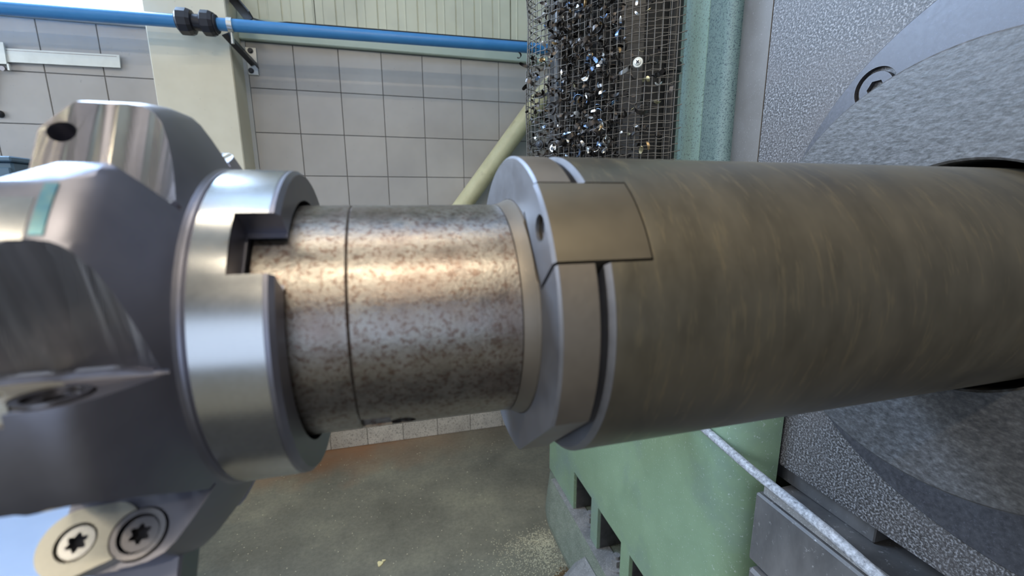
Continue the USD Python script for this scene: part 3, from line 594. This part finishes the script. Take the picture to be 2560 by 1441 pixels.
PC = np.array([.466, 1.172])
po = thing('guard_post', 'dark painted steel post standing inside the wire mesh at its left', 'post', (PC[0], PC[1], ZB+.012))
obj('tube', prism_z(rounded(PC[0]-.044, PC[0]+.044, PC[1]-.044, PC[1]+.044, .02, 6), ZB+.012, 2.6), 'post_paint', po, 25)
obj('back_board', m3.Manifold.hull_points(np.array([(x+d, y+d*1.6, z) for x, y in ((.520, 1.225), (.742, 1.082)) for d in (0, .006) for z in (ZB+.012, 2.6)])), 'black_rubber', None, label='added black sheet for the darkness behind the wire mesh guard', cat='board')  # dark sheet added for the black gaps between post and column
fx, fy = .615, 1.085
obj('flat_bar', m3.Manifold.hull_points(np.array([(fx+a*.026-b*.004, fy-a*.012-b*.006, z) for a in (-1, 1) for b in (-1, 1) for z in (ZB+.012, 2.6)])), 'post_paint', None, label='flat dark grey steel bar standing upright behind the wire mesh', cat='bar')
bpx = at(1686, 100, 'x', .712)
pp2 = thing('black_conduit', 'black vertical conduit with a collar beside the turquoise column', 'conduit', (bpx[0], bpx[1], ZB+.012))
obj('conduit', cyl_between((bpx[0], bpx[1], ZB+.012), (bpx[0], bpx[1], 2.6), .0175, 32), 'black_rubber', pp2, 40)
zc = at(1690, 160, 'x', .70)[2]
obj('collar', along(np.array([bpx[0], bpx[1], zc-.012]), np.array([bpx[0], bpx[1], zc+.012]), [(0, .0178), (.05, .0215), (.95, .0215), (1, .0178)], 32), 'black_rubber', pp2, 30)
def curl(r, a, w, t=.0006, twist=.3, n=7, hook=0.):
    """a curled chip: a bent strip with real thickness"""
    th = np.linspace(0, a, n); rad = r*(1+hook*th/a); c_ = np.stack([rad*np.cos(th)-r, rad*np.sin(th), twist*w*th], 1)
    nr = np.stack([np.cos(th), np.sin(th), 0*th], 1); ww = w*(1-.6*np.abs(np.linspace(-1, 1, n))**3)
    V = np.stack([c_+nr*t/2+np.array([0, 0, 1])*ww[:, None]/2, c_-nr*t/2+np.array([0, 0, 1])*ww[:, None]/2, c_-nr*t/2-np.array([0, 0, 1])*ww[:, None]/2, c_+nr*t/2-np.array([0, 0, 1])*ww[:, None]/2], 1).reshape(-1, 3)
    V[:, 2] -= V[:, 2].mean(); V[:, 1] -= V[:, 1].mean(); V[:, 0] -= V[:, 0].mean(); Fq = []
    for i in range(n-1):
        for j_ in range(4): Fq.append((i*4+j_, (i+1)*4+j_, (i+1)*4+(j_+1) % 4, i*4+(j_+1) % 4))
    Fq += [(0, 1, 2, 3), ((n-1)*4+3, (n-1)*4+2, (n-1)*4+1, (n-1)*4)]
    return V, np.array(Fq)
def rand_rot(g):
    q = g.normal(size=4); q /= np.linalg.norm(q); w_, x, y, z = q
    return np.array([[1-2*(y*y+z*z), 2*(x*y-z*w_), 2*(x*z+y*w_)], [2*(x*y+z*w_), 1-2*(x*x+z*z), 2*(y*z-x*w_)], [2*(x*z-y*w_), 2*(y*z+x*w_), 1-2*(x*x+y*y)]])
def rand_curl(g, big=1.):
    return curl(g.uniform(.006, .015)*big, g.uniform(1.0, 4.0), g.uniform(.004, .011)*big, .0007, g.uniform(-.5, .5), 7)
def quads(Vf): v, f = Vf; return v, np.vstack([f[:, [0, 1, 2]], f[:, [0, 2, 3]]])
# the mass of dark swarf stuck in the mesh
dens = {'dark': [], 'brown': [], 'silver': [], 'blue': []}
n_ch = 0
while n_ch < 1700:
    s = abs(rng.normal(.52*LF, .24*LF)); z = rng.uniform(1.30, 2.24)
    if not 0 < s < LF*1.02: continue
    if s < .3*LF and rng.random() < .65: continue
    lay = .75+.5*meshkit.noise(np.array([s*7, z*9, 1.]))
    if rng.random() > lay: continue
    v, f = quads(rand_curl(rng)); p = sheet(s, z)+sheet_n(s)*rng.normal(-.006, .012)
    nm = rng.choice(['dark', 'brown', 'silver', 'blue'], p=[.50, .44, .04, .02])
    dens[nm].append((v@rand_rot(rng).T+p, f)); n_ch += 1
sw = thing('swarf', 'tangled dark steel swarf clogging the wire mesh guard', 'metal swarf', (.47, 1.03, 1.30), kind='stuff')
for nm, ms in dens.items(): obj(nm+'_chips', join(*ms), 'chip_'+nm, sw, 40, kind='stuff')
# chips that stand out, each one a thing of its own (photograph px, tone, size)
STAND = [(1448, 20, 'silver', 1.6), (1466, 12, 'gold', 1.2), (1430, 30, 'gold', .9), (1514, 46, 'blue', 1.3), (1506, 62, 'gold', .8), (1414, 50, 'silver', 1.0), (1430, 66, 'brown', 1.5), (1437, 113, 'silver', 1.3), (1391, 110, 'gold', 1.2), (1363, 112, 'silver', 1.2),
         (1510, 138, 'silver', 1.4), (1484, 138, 'gold', 1.1), (1551, 126, 'gold', 1.2), (1605, 131, 'straw', 1.5), (1472, 160, 'blue', 1.6), (1491, 152, 'blue', 1.5), (1508, 155, 'silver', 1.2), (1492, 178, 'silver', 1.4), (1500, 166, 'silver', 1.1), (1480, 176, 'blue', 1.3), (1361, 152, 'gold', 1.5), (1383, 155, 'gold', 1.3), (1379, 166, 'gold', 1.0), (1352, 175, 'dark', 1.7),
         (1467, 197, 'silver', 1.6), (1350, 199, 'blue', 1.3), (1438, 215, 'straw', 1.2), (1502, 216, 'silver', 1.1), (1505, 233, 'silver', 1.5), (1510, 236, 'blue', 1.4), (1472, 242, 'silver', 1.5), (1473, 254, 'blue', 1.3), (1452, 252, 'gold', 1.4), (1498, 264, 'blue', 1.4), (1448, 286, 'silver', 1.6), (1488, 280, 'silver', 1.0), (1370, 276, 'gold', 1.3), (1357, 278, 'silver', 1.0), (1345, 282, 'dark', 1.6),
         (1505, 304, 'blue', 1.2), (1509, 318, 'gold', 1.2), (1505, 326, 'gold', 1.0), (1471, 318, 'blue', 1.4), (1556, 334, 'silver', 1.0), (1343, 346, 'silver', 1.1), (1415, 340, 'gold', 1.6), (1528, 356, 'silver', 1.5), (1463, 361, 'silver', 1.4), (1500, 362, 'blue', 1.2), (1476, 374, 'silver', 1.2), (1498, 380, 'silver', 1.7), (1518, 377, 'silver', 1.3), (1454, 385, 'blue', 1.4), (1480, 384, 'silver', 1.3), (1605, 376, 'straw', 1.7), (1622, 366, 'gold', 1.3),
         (1612, 201, 'straw', 1.2), (1622, 201, 'straw', 1.2), (1625, 30, 'straw', 1.4), (1595, 14, 'silver', 1.1), (1645, 258, 'straw', 1.3), (1585, 275, 'straw', 1.5), (1575, 338, 'straw', 1.2), (1648, 212, 'silver', 1.3), (1595, 40, 'silver', 1.1), (1640, 190, 'dark', 1.8), (1537, 40, 'brown', 1.7)]
ss = np.linspace(0, LF, 240)
LBL = {'silver': 'bright silver curled chip', 'gold': 'copper-gold curled chip', 'blue': 'heat-blued curled chip', 'straw': 'straw coloured curled chip', 'dark': 'larger dark curled chip', 'brown': 'larger brown curled chip'}
rank = {}
def place(px, py, tone):
    rank[tone] = rank.get(tone, 0)+1; k = rank[tone]; o = '%d%s' % (k, {1: 'st', 2: 'nd', 3: 'rd'}.get(k if k < 20 else k % 10, 'th'))
    side = 'left edge' if px < 1400 else 'left half' if px < 1470 else 'middle' if px < 1530 else 'open right side'
    return ', %s of the mesh, %s %s one from the top' % (side, o, tone)
STAND.sort(key=lambda c: c[1])
for px, py, tone, big in STAND:
    best = None
    for s in ss:
        d = ray(px, py); b = spl(s)
        # the column of the sheet nearest the sight line
        t_ = (b@d[:2])/(d[:2]@d[:2]); e = np.linalg.norm(d[:2]*t_-b)
        if best is None or e < best[0]: best = (e, s, (CAM+d*t_)[2])
    p = sheet(best[1], best[2])+sheet_n(best[1])*.010
    v, f = quads(curl(rng.uniform(.006, .009)*big, rng.uniform(1.0, 2.4), rng.uniform(.0045, .0065)*big, .0008, rng.uniform(-.3, .3), 9))
    obj('curled_chip', (v@rand_rot(rng).T+p, f), 'chip_'+tone, None, 40, label=LBL[tone]+place(px, py, tone), cat='metal chip', group='%s chips in the wire mesh' % tone)
def on_sheet(px, py, off=.0):
    best = min(ss, key=lambda s: abs(np.cross(np.r_[ray(px, py)[:2], 0], np.r_[spl(s), 0])[2])); d = ray(px, py); t_ = (spl(best)@d[:2])/(d[:2]@d[:2])
    return CAM+d*t_ + sheet_n(best)*off, sheet_n(best), best
def washer_screw(px, py, r, lab, mat):
    p, nn, _ = on_sheet(px, py, .006); nn = nn/np.linalg.norm(nn); t = thing('washer_screw', lab, 'screw', p)
    obj('washer', along(p-nn*.002, p+nn*.0015, [(0, r*.5), (.02, r*.97), (.4, r), (1, r*.9)], 36), mat, t, 30)
    hd_ = along(p+nn*.0015, p+nn*.005, [(0, r*.6), (.4, r*.6), (.8, r*.48), (1, r*.1)], 28)
    obj('screw_head', hd_, mat, t, 40)
    u = np.cross(nn, [0, 0, 1]); u /= np.linalg.norm(u); w_ = np.cross(nn, u); ms = []
    for a_, b_ in ((u+w_, u-w_), (u-w_, u+w_)):
        a_, b_ = a_/1.414, b_/1.414; c0 = p+nn*.0052
        ms.append(m3.Manifold.hull_points(np.array([c0+a_*i*r*.36+b_*j_*r*.09+nn*k*.0009 for i in (-1, 1) for j_ in (-1, 1) for k in (-1, .1)])))
    obj('cross_slot', join(*ms), 'socket_dark', t)
    obj('screw_shank', cyl_between(p-nn*.03, p-nn*.002, r*.3, 12), mat, t, 30)
washer_screw(1596, 158, .0115, 'pale cross-head screw with washer on the right side of the mesh', 'caliper_steel')
washer_screw(1386, 371, .0105, 'grey cross-head screw with washer near the lower left of the mesh', 'zinc')
washer_screw(1353, 363, .0125, 'black screw with washer at the lower left edge of the mesh', 'black_rubber')

# ------------------------------------------------------------------ swarf on the floor
flk = []; brn = []
c0 = np.array([.50, 1.33])
for i in range(2600):
    kk = rng.random()
    if kk < .80:
        p = np.array([.545, 1.40])+np.abs(rng.normal(0, 1, 2))*np.array([-.16, -.15])*rng.uniform(.2, 1.2)+rng.normal(0, .03, 2)
        p[1] += rng.uniform(0, .10)
    else: p = np.array([rng.uniform(-.8, .6), rng.uniform(.9, 2.3)])
    if p[0] > .555 or p[1] < .6: continue
    near = p[0]+.3*(1.30-p[1]) > .52 and p[1] < 1.33
    r = rng.uniform(.0012, .0032); a = rng.uniform(0, 6.28); pts = []
    for q_ in range(4): pts.append((p[0]+r*math.cos(a+1.57*q_)*rng.uniform(.5, 1.3), p[1]+r*math.sin(a+1.57*q_)*rng.uniform(.5, 1.3)))
    h = rng.uniform(.0006, .002); v = np.array([(x, y, 0.0002) for x, y in pts]+[(x, y, h) for x, y in pts])
    f = np.array([(4, 5, 6), (4, 6, 7), (0, 1, 5), (0, 5, 4), (1, 2, 6), (1, 6, 5), (2, 3, 7), (2, 7, 6), (3, 0, 4), (3, 4, 7)])
    flk.append((v, f))
for i in range(2600):
    p = np.array([rng.uniform(.40, .555), rng.uniform(1.12, 1.30)])
    if p[1] > 1.285-.5*abs(p[0]-.54)+rng.normal(0, .008): continue
    r = rng.uniform(.0012, .003); a = rng.uniform(0, 6.28); h = rng.uniform(.001, .005)
    pts = [(p[0]+r*math.cos(a+1.57*q_), p[1]+r*math.sin(a+1.57*q_)) for q_ in range(4)]
    v = np.array([(x, y, 0.0002) for x, y in pts]+[(x, y, h) for x, y in pts]); brn.append((v, np.array([(4, 5, 6), (4, 6, 7), (0, 1, 5), (0, 5, 4), (1, 2, 6), (1, 6, 5), (2, 3, 7), (2, 7, 6), (3, 0, 4), (3, 4, 7)])))
fs = thing('floor_swarf', 'pale and brown metal chips scattered on the floor beside the green base', 'metal chips', (.4, 1.3, 0), kind='stuff')
obj('pale_chips', join(*flk), 'floor_chip', fs, kind='stuff')
obj('brown_chips', join(*brn), 'brown_chip', fs, kind='stuff')
yf = at(950, 1411, 'z', .0)
def flake(c, rx, ry, h):
    n_ = 14; a = np.arange(n_)*2*np.pi/n_; rr = 1+.2*np.sin(3*a+1); P = np.stack([c[0]+rx*rr*np.cos(a), c[1]+ry*rr*np.sin(a)], 1)
    return m3.CrossSection([P]).extrude(h).translate((0, 0, .0004))
obj('yellow_flake', flake(yf, .010, .012, .003)+flake(yf+[.013, .012, 0], .007, .005, .002), 'yellow_flake', None, label='pale yellow flake lying alone on the floor', cat='flake')
